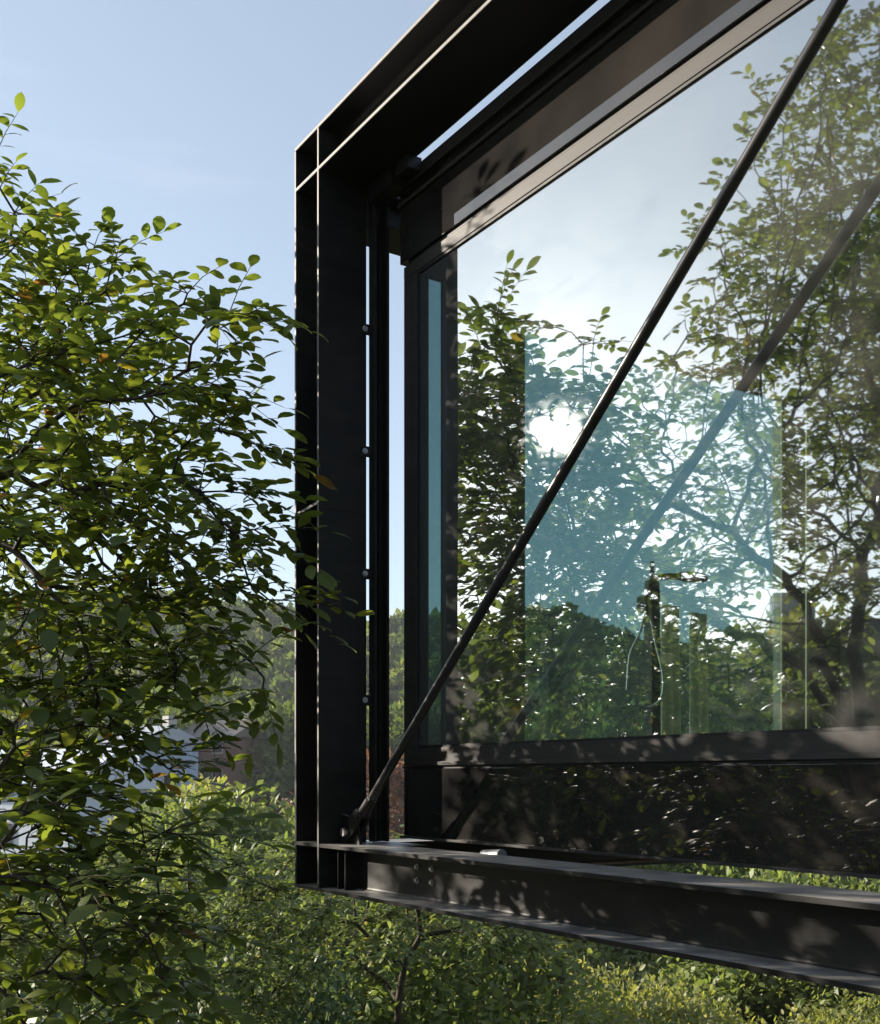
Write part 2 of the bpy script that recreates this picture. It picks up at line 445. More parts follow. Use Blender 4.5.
# pale strips along the flange fronts, their sunlit glint put into the colour
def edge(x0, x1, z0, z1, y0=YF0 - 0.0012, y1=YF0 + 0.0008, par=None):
    return MB().box(x0, x1, y0, y1, z0, z1, 0.0005).build('flange_glint', M['edge'], par)
EP = 0.0012
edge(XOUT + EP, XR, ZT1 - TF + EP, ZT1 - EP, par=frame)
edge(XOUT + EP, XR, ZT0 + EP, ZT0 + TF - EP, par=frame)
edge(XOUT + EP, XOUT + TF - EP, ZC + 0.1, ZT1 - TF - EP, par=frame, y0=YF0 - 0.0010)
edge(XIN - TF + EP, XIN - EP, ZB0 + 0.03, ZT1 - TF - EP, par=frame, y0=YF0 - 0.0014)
# weld seam across the post
MB().box(XIN - 0.0005, XIN + 0.0016, YF0 + 0.004, YF1 - 0.004, ZC + 1.105, ZC + 1.109).build('weld_seam', M['frame'], frame)
# four bolts through the bottom beam's web
def bolt(x, y, z, axis, r=0.010, parent=frame):
    a = Vector(axis)
    mb = MB()
    p = Vector((x, y, z))
    mb.cyl(p, p + a * 0.003, r * 1.45, seg=18)
    mb.cyl(p + a * 0.003, p + a * 0.011, r, seg=6)
    return mb.build('bolt', M['bolt'], parent)
for x in (-3.545, -3.445):
    for dz in (0.055, 0.005):
        bolt(x, YM - TW / 2, ZC - 0.388 + dz, (0, -1, 0), 0.008)
# shutter guide rail held to the back of the post
rail_z0, rail_z1 = ZB1 + 0.002, ZC + 2.40
mb = MB()
mb.box(-4.150, -4.138, 2.366, 2.437, rail_z0, rail_z1, 0.001)
mb.box(-4.138, -4.100, 2.366, 2.378, rail_z0, rail_z1, 0.001)
mb.box(-4.138, -4.118, 2.396, 2.402, rail_z0, rail_z1)
mb.box(-4.138, -4.100, 2.425, 2.437, rail_z0, rail_z1, 0.001)
rail = mb.build('guide_rail', M['steel'], frame)
for z in (1.876, 1.364, 0.851, 0.322):
    br = MB().box(-4.133, -4.125, 2.322, 2.3655, ZC + z - 0.022, ZC + z + 0.022, 0.001).build('bracket', M['steel'], frame)
    b_ = bolt(-4.125, 2.333, ZC + z, (1, 0, 0), 0.0085, None)
    b_.parent = br; b_.location = (0, 0, 0)
plate('bracket', -4.20, -4.12, 2.3445, 2.40, ZC + 2.31, ZT0 - 0.001)
MB().box(XIN - 0.02, XR, YF1 + 0.0006, 2.407, ZT0 + 0.0005, ZT0 + 0.075, 0.001).build('guide_track', M['steel'], frame)
plate('bracket', -4.13, -3.93, 2.3465, YG - 0.0375, ZC + 2.405, ZT0 - 0.0005)
plate('bracket', -3.92, -3.83, 2.36, YG - 0.0375, ZC + 2.430, ZT0 - 0.0005)
# cross beam from the frame to the box
mb = MB()
mb.prism([(XIN - 0.11 + a, YF1 + 0.0005, ZC + 2.415 + b) for a, b in h_outline(0.15, 0.20)], (0, 3.3, 0))
mb.build('cross_beam', M['steel'], frame, True)
mb = MB()
mb.prism([(XIN - 0.11 + a, YF1 + 0.0005, ZB1 - 0.085 + b) for a, b in h_outline(0.16, 0.20)], (0, 3.3, 0))
mb.build('cross_beam', M['steel'], frame, True)
plate('base_plate', -4.24, -3.86, YF1 + 0.0005, YF1 + 0.135, ZB1 - 0.010, ZB1 - 0.002)
# cut pipe lug and small plate lying behind the bottom beam's flange
xl = -3.30
mb = MB().cyl((xl - 0.06, YF1 + 0.055, ZB1 - 0.014), (xl + 0.05, YF1 + 0.055, ZB1 - 0.006), 0.022, seg=20)
mb.build('pipe_lug', M['galv'], frame, True)
plate('lug_plate', xl - 0.16, xl + 0.13, YF1 + 0.001, YF1 + 0.10, ZB1 - 0.060, ZB1 - 0.046)

# ------------------------------------------------------------------ diagonal tension rod
A = Vector((-4.054, YM, ZC - 0.2246)); B = Vector((-1.695, YM, ZC + 1.817))
d = (B - A).normalized(); side = Vector((0, 1, 0)); up = d.cross(side).normalized()
T = A + d * ((ZT0 - 0.07 - A.z) / d.z)
rod = empty('tension_rod', A)
rod['abs_children'] = True
tag(rod, 'long black round tension rod running diagonally across the glazing', 'tension rod')
MB().cyl(A + d * 0.20, T - d * 0.20, 0.0175, seg=28).build('rod', M['rod'], rod, True)
for P0, s in ((A, 1), (T, -1)):
    dd = d * s
    MB().cyl(P0 + dd * 0.125, P0 + dd * 0.205, 0.0245, 0.0225, 28).cyl(P0 + dd * 0.2052, P0 + dd * 0.222, 0.021, 0.021, 6).build('coupler', M['steel'], rod, True)
    mb = MB()
    for k in (-1, 1):
        o = side * (k * 0.020)
        w = up
        outline = [P0 - dd * 0.035 + w * 0.020, P0 - dd * 0.045, P0 - dd * 0.035 - w * 0.020, P0 + dd * 0.02 - w * 0.034, P0 + dd * 0.085 - w * 0.030, P0 + dd * 0.128 - w * 0.022, P0 + dd * 0.128 + w * 0.022, P0 + dd * 0.085 + w * 0.030, P0 + dd * 0.02 + w * 0.034]
        mb.prism([p + o - side * 0.006 for p in outline], side * 0.012)
    mb.cyl(P0 + dd * 0.108 - side * 0.03, P0 + dd * 0.108 + side * 0.03, 0.018, seg=16)
    fk = mb.build('fork_end', M['steel'], rod)
    MB().cyl(P0 - side * 0.042, P0 + side * 0.042, 0.011, seg=20).cyl(P0 - side * 0.046, P0 - side * 0.0345, 0.018, seg=6).build('pin', M['bolt'], fk)
    for c in fk.children: c.location = (0, 0, 0)
# gusset plate in the corner that the fork grips
g = [(XIN + 0.001, ZB1 + 0.001), (XIN + 0.15, ZB1 + 0.001), (XIN + 0.13, ZB1 + 0.075), (XIN + 0.075, ZB1 + 0.11), (XIN + 0.001, ZB1 + 0.12)]
MB().prism([(x, YM - 0.006, z) for x, z in g], (0, 0.012, 0)).build('gusset', M['steel'], frame)

# ------------------------------------------------------------------ glazed box
YG = 2.465
XL, XE = -4.010, 3.20
YB = 5.25
box = empty('glazed_pavilion', (XL, YG, ZC - 0.25))
box['abs_children'] = True
tag(box, 'black cantilevered pavilion with one wide reflecting window behind the diagonal rod', 'pavilion')
FY = YG - 0.012
# upper fascia with its roof flashing
fas = MB().box(-4.043, XE, YG - 0.010, YG + 0.11, ZC + 2.142, ZC + 2.4245, 0.001).build('fascia_panel', M['panel'], box)
mb = MB().box(-4.046, XE, YG - 0.036, YG + 0.11, ZC + 2.425, ZC + 2.476, 0.004)
mb.box(-4.045, XE, YG - 0.024, YG - 0.0105, ZC + 2.372, ZC + 2.387, 0.003)
mb.build('roof_flashing', M['frame'], box)
MB().box(-4.030, XE, YG + 0.1105, YB, ZC + 2.30, ZC + 2.472, 0.004).build('roof', M['steel'], box)
# window frame members
wz0, wz1 = ZC + 0.118, ZC + 2.067
wf = MB()
wf.box(XL, XE, FY, YG + 0.0402, wz1, ZC + 2.116, 0.002)
wf.box(XL + 0.01, XE, YG + 0.004, YG + 0.040, ZC + 2.1163, ZC + 2.1415)
wf.box(XL, XE, FY, YG + 0.0402, ZC + 0.044, wz0, 0.002)
wf.box(XL, XL + 0.098, FY + 0.0005, YG + 0.040, wz0 + 0.0003, wz1 - 0.0003, 0.002)
wf.box(XL + 0.02, XE, FY - 0.010, FY - 0.0005, ZC + 0.046, ZC + 0.062, 0.002)
wfo = wf.build('window_frame', M['frame'], box)
gk = MB()
gz = 0.010
gk.box(XL + 0.0982, XE, FY + 0.004, YG + 0.02, wz1 - gz, wz1 - 0.0005)
gk.box(XL + 0.0982, XE, FY + 0.004, YG + 0.02, wz0 + 0.0005, wz0 + gz)
gk.box(XL + 0.0982, XL + 0.0982 + gz, FY + 0.004, YG + 0.02, wz0 + gz, wz1 - gz)
gko = gk.build('gasket', M['gasket'], wfo)
gko.location = (0, 0, 0)
pane = MB().box(XL + 0.1, XE - 0.05, YG, YG + 0.004, wz0 + 0.002, wz1 - 0.002)
# one sheet of glass: keep only the outer face so light meets the pane once
for f in list(pane.bm.faces):
    if f.normal.y > -0.5: pane.bm.faces.remove(f)
pane.build('window_pane', M['glass'], box)
# lower panel, drip edge and floor slab
MB().box(XL - 0.002, XE, YG - 0.010, YG + 0.09, ZC - 0.242, ZC + 0.034, 0.001).build('lower_panel', M['panel'], box)
MB().box(XL - 0.020, XE, YG - 0.006, YG + 0.09, ZC + 0.0345, ZC + 0.0435).build('shadow_gap', M['gasket'], box)
MB().box(XL - 0.002, XE, YG - 0.030, YG + 0.09, ZC - 0.252, ZC - 0.2425, 0.001).build('drip_edge', M['frame'], box)
MB().box(XL + 0.03, XE, YG + 0.0905, YB - 0.1, ZC - 0.250, ZC - 0.075).build('floor_slab', M['floor'], box)
# end wall with a tall slot and one wide opening
XW0, XW1 = XL + 0.055, XL + 0.10
yo = [2.5055, 2.512, 2.600, 3.010, 4.665, YB]
zt = ZC + 1.957
ew = MB()
ew.box(XW0, XW1, yo[0], yo[1], ZC - 0.0745, ZC + 2.2995)
ew.box(XW0, XW1, yo[2], yo[3], ZC - 0.0745, ZC + 2.2995)
ew.box(XW0, XW1, yo[4], yo[5], ZC - 0.0745, ZC + 2.2995)
ew.box(XW0 + 0.001, XW1 - 0.001, yo[1], yo[2], ZC + 2.07, ZC + 2.2994)
ew.box(XW0 + 0.001, XW1 - 0.001, yo[3], yo[4], zt, ZC + 2.2994)
ew.box(XW0 + 0.001, XW1 - 0.001, yo[3], yo[4], ZC - 0.0744, ZC + 0.02)
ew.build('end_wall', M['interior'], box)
def sheet_x(x, y0, y1, z0, z1, name, mat, parent):
    me = np_mesh(name, np.array([(x, y0, z0), (x, y1, z0), (x, y1, z1), (x, y0, z1)]), [0, 1, 2, 3], [4], False)
    return link_mesh(name, me, mat, parent)
sheet_x(XW1 - 0.012, yo[3] - 0.001, yo[4] + 0.001, ZC + 0.015, zt + 0.005, 'end_window_pane', M['glass_end'], box)
sheet_x(XW0 + 0.02, yo[1] - 0.001, yo[2] + 0.001, ZC - 0.07, ZC + 2.075, 'slot_pane', M['glass_end'], box)
MB().box(XW1 + 0.0005, XW1 + 0.012, yo[4] + 0.001, yo[4] + 0.012, ZC + 0.0, zt + 0.03, 0.001).build('window_trim', M['pale_wood'], box)
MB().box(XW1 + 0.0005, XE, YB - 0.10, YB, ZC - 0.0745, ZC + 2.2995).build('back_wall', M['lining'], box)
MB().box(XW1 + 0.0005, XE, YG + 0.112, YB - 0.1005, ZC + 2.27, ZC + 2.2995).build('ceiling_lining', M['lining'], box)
MB().box(XE + 0.0005, XE + 0.1, YG, YB, ZC - 0.25, ZC + 2.5).build('side_wall', M['steel'], box)
# concrete footing the box stands on, uphill
MB().box(-0.6, 3.2, 2.5, 5.2, float(ground_z(1.5, 3.5)) - 0.6, ZC - 0.2505, 0.01).build('footing', M['concrete'], box)

# ------------------------------------------------------------------ things inside the box
FLZ = ZC - 0.0745
def at_depth(u, depth):           # floor point at pixel column u
    p = pix(u, 0, depth); return float(p[0]), float(p[1])
# shower column with a side head and hanging hose
sx, sy = at_depth(652, 4.9)
st = empty('shower_column', (sx, sy, FLZ)); st['abs_children'] = True
tag(st, 'thin black shower column with a side arm and looping pale hose behind the glass', 'shower', kind='thing')
zt_ = ZC + 0.80
MB().cyl((sx, sy, FLZ), (sx, sy, FLZ + 0.02), 0.15, 0.14, 24).build('base', M['black'], st, True)
MB().box(sx - 0.026, sx + 0.026, sy - 0.024, sy + 0.024, FLZ + 0.0205, zt_, 0.003).build('pole', M['black'], st)
MB().box(sx - 0.03, sx + 0.03, sy - 0.065, sy - 0.0245, zt_ - 0.09, zt_ - 0.02, 0.006).build('mixer', M['black'], st)
mb = MB().cyl((sx, sy, zt_ + 0.0005), (sx, sy, zt_ + 0.05), 0.034, 0.030, 16)
mb.cyl((sx, sy, zt_ + 0.05), (sx, sy, zt_ + 0.135), 0.010, 0.008, 10)
mb.build('swivel', M['black'], st, True)
mb = MB().tube([(sx, sy + 0.005, zt_ + 0.062), (sx + 0.01, sy + 0.09, zt_ + 0.078), (sx + 0.02, sy + 0.16, zt_ + 0.080)], 0.014, 10)
mb.build('arm', M['black'], st, True)
mb = MB().tube([(sx + 0.02, sy + 0.14, zt_ + 0.080), (sx + 0.03, sy + 0.17, zt_ + 0.081), (sx + 0.05, sy + 0.25, zt_ + 0.080), (sx + 0.055, sy + 0.275, zt_ + 0.078)], [0.016, 0.024, 0.022, 0.012], 14)
mb.build('shower_head', M['black'], st, True)
def hang(pts, r, name='hose'):
    P = [Vector(p) for p in pts]; out = []
    for i in range(len(P) - 1):
        p0, p1, p2, p3 = P[max(i - 1, 0)], P[i], P[i + 1], P[min(i + 2, len(P) - 1)]
        for k in range(6):
            t = k / 6
            out.append(0.5 * ((2 * p1) + (p2 - p0) * t + (2 * p0 - 5 * p1 + 4 * p2 - p3) * t * t + (3 * p1 - p0 - 3 * p2 + p3) * t ** 3))
    out.append(P[-1])
    return MB().tube(out, r, 8).build(name, M['cable'], st, True)
pp = lambda u, v, dp=4.85: pix(u, v, dp)
hang([pp(648, 600), pp(640, 632), pp(630, 655), pp(627, 690)], 0.006)
hang([pp(648, 600), pp(655, 640), pp(663, 675), pp(661, 698), pp(648, 708), pp(634, 704)], 0.006)
# pale hanging curtain gathered beside the end window
def curtain(u0, u1, depth, v0, v1, folds, name, label, mat):
    a = pix(u0, v0, depth); b = pix(u1, v0, depth + 0.10)
    n = folds * 8
    z0 = FLZ + 0.01; z1 = ZC + depth * (HZ - v0) / F
    t = np.linspace(0, 1, n + 1)
    base = a[None, :2] + (b - a)[None, :2] * t[:, None]
    dirv = (b - a)[:2] / np.linalg.norm((b - a)[:2]); nrm = np.array([-dirv[1], dirv[0]])
    rows = []
    for k, zz in enumerate(np.linspace(z0, z1, 9)):
        amp = 0.016 * (1.25 - 0.5 * k / 8)
        rows.append(np.concatenate([base + nrm * (amp * np.sin(t * folds * 2 * np.pi + 0.15 * k))[:, None], np.full((n + 1, 1), zz)], 1))
    V = np.concatenate(rows)
    i = np.arange(8)[:, None] * (n + 1); k = np.arange(n)[None]
    q = np.stack([i + k, i + k + 1, i + n + 2 + k, i + n + 1 + k], -1).reshape(-1, 4)
    me = np_mesh(name, V, q.ravel(), np.full(len(q), 4))
    o = link_mesh(name, me, mat)
    so = o.modifiers.new('thick', 'SOLIDIFY'); so.thickness = 0.004
    return tag(o, label, 'curtain')
curtain(664, 680, 5.05, 604, 740, 2, 'curtain', 'pale narrow curtain hanging just right of the black shower column', M['curtain'])
curtain(692, 708, 5.5, 612, 740, 2, 'curtain', 'second pale curtain, right of the narrow one by the shower column', M['curtain'])
# dark flat screen on the end wall and the leaf of an open door
p = pix(824, 436, 5.9)
MB().box(XW1 + 0.02, XW1 + 0.06, 4.90, 5.13, ZC + 1.50, ZC + 1.96, 0.003).build('wall_screen', M['black'])
tag(bpy.data.objects['wall_screen'], 'small dark screen hung on the end wall right of the teal window', 'screen')
p = pix(806, 500, 5.0)
MB().box(float(p[0]) - 0.006, float(p[0]) + 0.006, float(p[1]), float(p[1]) + 0.018, FLZ + 0.001, ZC + 1.62, 0.002).build('timber_post', M['pale_wood'])
tag(bpy.data.objects['timber_post'], 'slim pale upright timber strip standing right of the teal window', 'timber strip')

# ------------------------------------------------------------------ foliage machinery
def unit(v):
    return v / np.maximum(np.linalg.norm(v, axis=-1, keepdims=True), 1e-9)

def leaf_template(n=3):
    if n == 3:     # full blade, folded along the midrib and drooping
        xs = [0, 0.13, 0.36, 0.62, 0.84, 1.0]; w = [0, 0.21, 0.44, 0.47, 0.29, 0]; dz = [-0.03, 0.02, 0.05, 0.02, -0.06, -0.16]
        V = [(xs[i], 0, dz[i]) for i in range(6)]
        for sg in (1, -1):
            V += [(xs[i] + 0.02, sg * w[i], dz[i] + 0.05 * w[i] - 0.30 * w[i] ** 2) for i in (1, 2, 3, 4)]
        Fc = [(0, 1, 6), (1, 2, 7, 6), (2, 3, 8, 7), (3, 4, 9, 8), (4, 5, 9), (0, 10, 1), (1, 10, 11, 2), (2, 11, 12, 3), (3, 12, 13, 4), (4, 13, 5)]
    elif n == 2:   # six-sided blade
        V = [(0, 0, 0), (1, 0, -0.10), (0.35, 0.42, 0.05), (0.75, 0.33, 0.0), (0.35, -0.42, 0.05), (0.75, -0.33, 0.0)]
        Fc = [(0, 1, 3, 2), (0, 4, 5, 1)]
    else:          # plain rhomb
        V = [(0, 0, 0), (0.5, 0.42, 0.04), (1, 0, -0.08), (0.5, -0.42, 0.04)]
        Fc = [(0, 3, 2, 1)]
    return np.array(V, float), Fc

def leaves_mesh(name, pos, dirs, nrm, length, rnd, width=0.5, tmpl=3):
    V0, Fc = leaf_template(tmpl)
    dirs = unit(dirs)
    sidev = unit(np.cross(nrm, dirs)); up_ = np.cross(dirs, sidev)
    wd = width / 0.47 * 0.5 if tmpl == 3 else width / 0.42 * 0.5
    L = length[:, None, None]
    V = pos[:, None] + L * (V0[None, :, 0:1] * dirs[:, None] + V0[None, :, 1:2] * wd * sidev[:, None] + V0[None, :, 2:3] * up_[:, None])
    nv = len(V0); n = len(pos)
    base = np.array([i for f in Fc for i in f]); sz = np.array([len(f) for f in Fc])
    loops = (np.arange(n)[:, None] * nv + base[None]).ravel()
    return np_mesh(name, V.reshape(-1, 3), loops, np.tile(sz, n), True, np.repeat(rnd, nv))

def space_colonise(trunk, attr, step, kill, infl, rng, iters=120):
    nodes = [np.array(p, float) for p in trunk]
    par = [-1] + list(range(len(trunk) - 1))
    A_ = attr.copy()
    N = np.array(nodes)
    dm = np.linalg.norm(A_[:, None] - N[None], axis=2)
    near = dm.argmin(1); nd = dm.min(1)
    for it in range(iters):
        if len(A_) == 0: break
        ok = nd < infl
        if not ok.any():
            infl *= 1.4
            if infl > 50: break
            continue
        tgt = {}
        dv = unit(A_ - N[near])
        acc = np.zeros((len(N), 3)); cnt = np.zeros(len(N))
        np.add.at(acc, near[ok], dv[ok]); np.add.at(cnt, near[ok], 1)
        idx = np.nonzero(cnt)[0]
        dirs = unit(acc[idx] / cnt[idx][:, None] + rng.normal(0, 0.12, (len(idx), 3)))
        newp = N[idx] + dirs * step
        i0 = len(N)
        N = np.concatenate([N, newp]); par += list(idx)
        d2 = np.linalg.norm(A_[:, None] - newp[None], axis=2)
        j = d2.argmin(1); m = d2.min(1)
        bt = m < nd
        near = np.where(bt, i0 + j, near); nd = np.where(bt, m, nd)
        keep = nd > kill
        A_, near, nd = A_[keep], near[keep], nd[keep]
        if len(N) > 9000: break
    return N, np.array(par)

def pipe_radius(N, par, tip, power=2.3, rmax=0.3):
    acc = np.zeros(len(N)); kids = np.zeros(len(N), int)
    for i in range(len(N) - 1, 0, -1):
        if kids[i] == 0: acc[i] = tip ** power
        acc[par[i]] += acc[i]; kids[par[i]] += 1
    r = np.minimum(acc ** (1 / power), rmax); r[0] = r[1] if len(r) > 1 else tip
    return r, kids

def tube_graph(N, par, r, seg=6):
    """every node a ring, joined to its parent's ring"""
    ch = np.arange(1, len(N))
    d = np.zeros_like(N); d[1:] = N[1:] - N[par[1:]]; d[0] = d[1]
    d = unit(d)
    ref = np.where(np.abs(d[:, 2:3]) > 0.9, np.array([[1.0, 0, 0]]), np.array([[0, 0, 1.0]]))
    u = unit(np.cross(d, ref)); w = np.cross(d, u)
    a = 2 * np.pi * np.arange(seg) / seg
    ring = lambda P, r_, u_, w_: P[:, None] + r_[:, None, None] * (np.cos(a)[None, :, None] * u_[:, None] + np.sin(a)[None, :, None] * w_[:, None])
    top_ = ring(N[ch], r[ch], u[ch], w[ch])
    pr = np.minimum(r[par[ch]], r[ch] * 1.35)
    # start ring uses the parent's frame where the branch continues straight
    bot = ring(N[par[ch]] - d[ch] * 0.0, pr, u[ch], w[ch])
    n = len(ch)
    V = np.concatenate([bot, top_], 1).reshape(-1, 3)
    k = np.arange(seg); k2 = (k + 1) % seg
    q = np.stack([k, k2, k2 + seg, k + seg], 1)
    loops = (np.arange(n)[:, None, None] * 2 * seg + q[None]).reshape(-1)
    sizes = np.full(n * seg, 4)
    return V, loops, sizes

def smooth_nodes(N, par, it=2):
    for _ in range(it):
        M_ = N.copy(); c = np.ones(len(N))
        np.add.at(M_, par[1:], N[1:]); np.add.at(c, par[1:], 1)
        M_[1:] += N[par[1:]]; c[1:] += 1
        S = M_ / c[:, None]
        N = np.concatenate([N[:1], 0.5 * N[1:] + 0.5 * S[1:]])
    return N

def ellipsoid_points(c, r, n, rng, shell=0.25):
    v = unit(rng.normal(size=(n, 3)))
    rad = (shell + (1 - shell) * rng.random(n) ** 0.6)
    return np.array(c) + v * rad[:, None] * np.array(r)

def compound_leaves(P, D, rng, nl, twig_len, leaf_len, droop=0.25, flat=0.35):
    """twigs carrying paired blades and an end blade; returns leaf arrays and twig segments"""
    n = len(P)
    D = unit(D)
    side_ = unit(np.cross(D, np.array([[0, 0, 1.0]])) + rng.normal(0, 0.05, (n, 3)))
    pos, dr, nm, ln, rn, seg = [], [], [], [], [], []
    tone = rng.random(n)
    tl = twig_len * (0.7 + 0.6 * rng.random(n))
    for k in range(nl):
        t = (k // 2 * 2 + 1.2 + 0.5 * (k % 2)) / (nl + 0.4) if k < nl - 1 else 1.0
        sgn = 1 if k % 2 == 0 else -1
        c = P + D * (tl * t)[:, None] + np.array([0, 0, -1.0]) * (droop * tl * t * t)[:, None]
        if k < nl - 1:
            dd = D * 0.55 + side_ * sgn * 0.85 + rng.normal(0, 0.20, (n, 3)) + np.array([0, 0, -0.12])
            L = leaf_len * (0.62 + 0.45 * t) * (0.75 + 0.5 * rng.random(n))
        else:
            dd = D + rng.normal(0, 0.2, (n, 3)) + np.array([0, 0, -0.25])
            L = leaf_len * 1.12 * (0.8 + 0.45 * rng.random(n))
        nn = np.array([0, 0, 1.0]) + rng.normal(0, flat, (n, 3))
        pos.append(c); dr.append(dd); nm.append(nn); ln.append(L)
        rn.append(np.clip(0.62 * tone + 0.38 * rng.random(n) + (rng.random(n) > 0.985) * 0.5, 0, 1))
    keep = np.concatenate([rng.random(n) > 0.10 for _ in range(nl)])
    cat = lambda a: np.concatenate(a)[keep]
    e = P + D * tl[:, None] + np.array([0, 0, -1.0]) * (droop * tl)[:, None]
    m = P + D * (tl * 0.5)[:, None] + np.array([0, 0, -1.0]) * (droop * tl * 0.25)[:, None]
    return cat(pos), cat(dr), cat(nm), cat(ln), cat(rn), (P, m, e)

def twig_tubes(P, m, e, r0=0.0035):
    n = len(P)
    N = np.concatenate([P, m, e]); par = np.concatenate([np.full(n, -1), np.arange(n), np.arange(n) + n])
    r = np.concatenate([np.full(n, r0), np.full(n, r0 * 0.7), np.full(n, r0 * 0.4)])
    V, Lp, S = [], [], []
    a = 2 * np.pi * np.arange(3) / 3
    d = unit(e - P); u = unit(np.cross(d, np.array([[0.1, 0.2, 1.0]]))); w = np.cross(d, u)
    rings = [Q[:, None] + rr * (np.cos(a)[None, :, None] * u[:, None] + np.sin(a)[None, :, None] * w[:, None]) for Q, rr in ((P, r0), (m, r0 * .7), (e, r0 * .35))]
    V = np.concatenate(rings, 1).reshape(-1, 3)
    k = np.arange(3); k2 = (k + 1) % 3
    q = np.concatenate([np.stack([k + 3 * j, k2 + 3 * j, k2 + 3 * j + 3, k + 3 * j + 3], 1) for j in (0, 1)])
    loops = (np.arange(n)[:, None, None] * 9 + q[None]).reshape(-1)
    return V, loops, np.full(n * 6, 4)

def merge(parts):
    V, Lp, S, off = [], [], [], 0
    for v, l, s in parts:
        V.append(v); Lp.append(l + off); S.append(s); off += len(v)
    return np.concatenate(V), np.concatenate(Lp), np.concatenate(S)

# ------------------------------------------------------------------ the big broad-leaved tree on the left
def big_tree():
    rng = np.random.default_rng(11)
    base = np.array([-5.9, -3.3, float(ground_z(-5.9, -3.3)) - 0.1])
    lobes = []            # (centre, radii, weight)
    def lobe(u, v, dp, rpx, wgt=1.0, flat=0.8):
        r = rpx * dp / F
        lobes.append((pix(u, v, dp), (r, r, r * flat), wgt))
    # boughs reaching over to the steel post, seen directly
    lobe(20, 300, 5.0, 95); lobe(70, 330, 4.9, 85); lobe(60, 430, 4.6, 140)
    lobe(160, 400, 4.4, 95); lobe(190, 330, 4.35, 52, 0.9); lobe(235, 345, 4.2, 45, 0.9); lobe(272, 335, 4.1, 26, 0.7)
    lobe(215, 420, 4.2, 62); lobe(225, 505, 4.2, 55); lobe(150, 540, 4.3, 120)
    lobe(240, 585, 4.2, 60); lobe(262, 610, 4.15, 38); lobe(60, 590, 4.2, 150); lobe(190, 640, 4.1, 75)
    lobe(-15, 170, 5.0, 40); lobe(186, 292, 4.3, 24, 0.8); lobe(258, 302, 4.1, 24, 0.8); lobe(95, 262, 4.8, 40); lobe(262, 690, 4.1, 40, 0.6); lobe(100, 720, 3.9, 110); lobe(20, 730, 3.7, 120)
    # low near boughs with the larger leaves
    lobe(60, 850, 3.3, 120, 1.7); lobe(130, 890, 3.3, 85, 1.5); lobe(30, 970, 3.1, 120, 1.8); lobe(110, 980, 3.1, 80, 1.5); lobe(-40, 880, 3.0, 120, 0.9)
    # crown out of the frame, seen in the glass
    W = lambda c, r, w: lobes.append((np.array(c) + np.array([0, 0, ZC]), r, w))
    W((-5.5, 0.5, 1.75), (0.9, 0.9, 1.1), 0.42)
    W((-5.6, -0.4, 1.6), (1.1, 0.9, 1.25), 0.40)
    W((-5.2, -0.2, 0.2), (1.1, 1.1, 0.6), 0.15)
    W((-5.6, -1.5, 2.3), (1.2, 0.8, 1.6), 0.45)
    W((-5.7, -2.6, 3.5), (1.4, 1.1, 2.4), 0.60)
    W((-5.9, -3.8, 4.0), (1.7, 1.5, 2.9), 0.62)
    W((-4.6, -2.2, 1.9), (0.9, 0.9, 1.1), 0.18)
    W((-6.6, -1.2, 1.0), (1.0, 1.2, 0.9), 0.2)
    at = []
    for c, r, w in lobes:
        vol = 4.19 * r[0] * r[1] * r[2]
        at.append(ellipsoid_points(c, r, int(max(26, 420 * w * vol ** 0.80)) if c[1] > 0.1 and c[0] > -5.4 else int(250 * w * vol ** 0.8), rng, 0.15))
    at = np.concatenate(at)
    # an airy opening in the crown towards the low sun
    sd = np.array(SUN_DIR); hole = np.array([-3.03, YG, ZC + 1.185])
    def off_axis(P):
        rel = P - hole
        return np.linalg.norm(rel - (rel @ sd)[:, None] * sd, axis=1)
    at = at[off_axis(at) > 0.15]
    # clumps and airy gaps through the part of the crown that stands clear of the post
    inview = (lambda q_: (CX + F * (q_ @ RT) / np.maximum(q_ @ FW, 0.1) > -40) & (q_ @ FW > 1))(at - np.array([0, 0, ZC]))
    clump = np.array([mnoise.noise(Vector(p_) * 1.5) for p_ in at])
    at = at[inview | (clump > -0.16)]
    trunk = [base, base + (0.05, 0.1, 0.9), base + (0.12, 0.25, 1.7), base + (0.2, 0.45, 2.4), base + (0.2, 0.5, 3.2), base + (0.1, 0.3, 4.2)]
    # limbs that carry the boughs towards the post and down to the low leaves
    N = list(map(np.array, trunk)); par = [-1, 0, 1, 2, 3, 4]
    def limb(i, pts):
        for p_ in pts:
            N.append(np.array(p_, float)); par.append(i); i = len(N) - 1
    limb(2, [(-5.5, -2.3, ZC + 0.35), (-5.2, -1.5, ZC + 0.75), (-5.1, -0.6, ZC + 1.0), (-4.95, 0.2, ZC + 1.15), (-4.8, 0.75, ZC + 1.2)])
    limb(2, [(-5.0, -2.3, ZC - 0.15), (-4.3, -1.5, ZC - 0.2), (-3.7, -0.7, ZC - 0.25), (-3.3, -0.2, ZC - 0.3)])
    limb(3, [(-5.5, -1.9, ZC + 1.3), (-5.4, -1.0, ZC + 1.7), (-5.4, 0.0, ZC + 1.9)])
    Np, P_ = N, par
    # colonise from that skeleton
    def run(Nl, pl):
        Nn, pp_ = np.array(Nl), list(pl)
        # subdivide long edges first
        out, op, mp_ = [Nn[0]], [-1], {0: 0}
        for i in range(1, len(Nn)):
            a, b = out[mp_[pl[i]]], Nn[i]; k = max(1, int(np.linalg.norm(b - a) / 0.16)); cur = mp_[pl[i]]
            for j in range(1, k + 1):
                out.append(a + (b - a) * j / k + (rng.normal(0, 0.02, 3) if j < k else 0)); op.append(cur); cur = len(out) - 1
            mp_[i] = cur
        return out, op
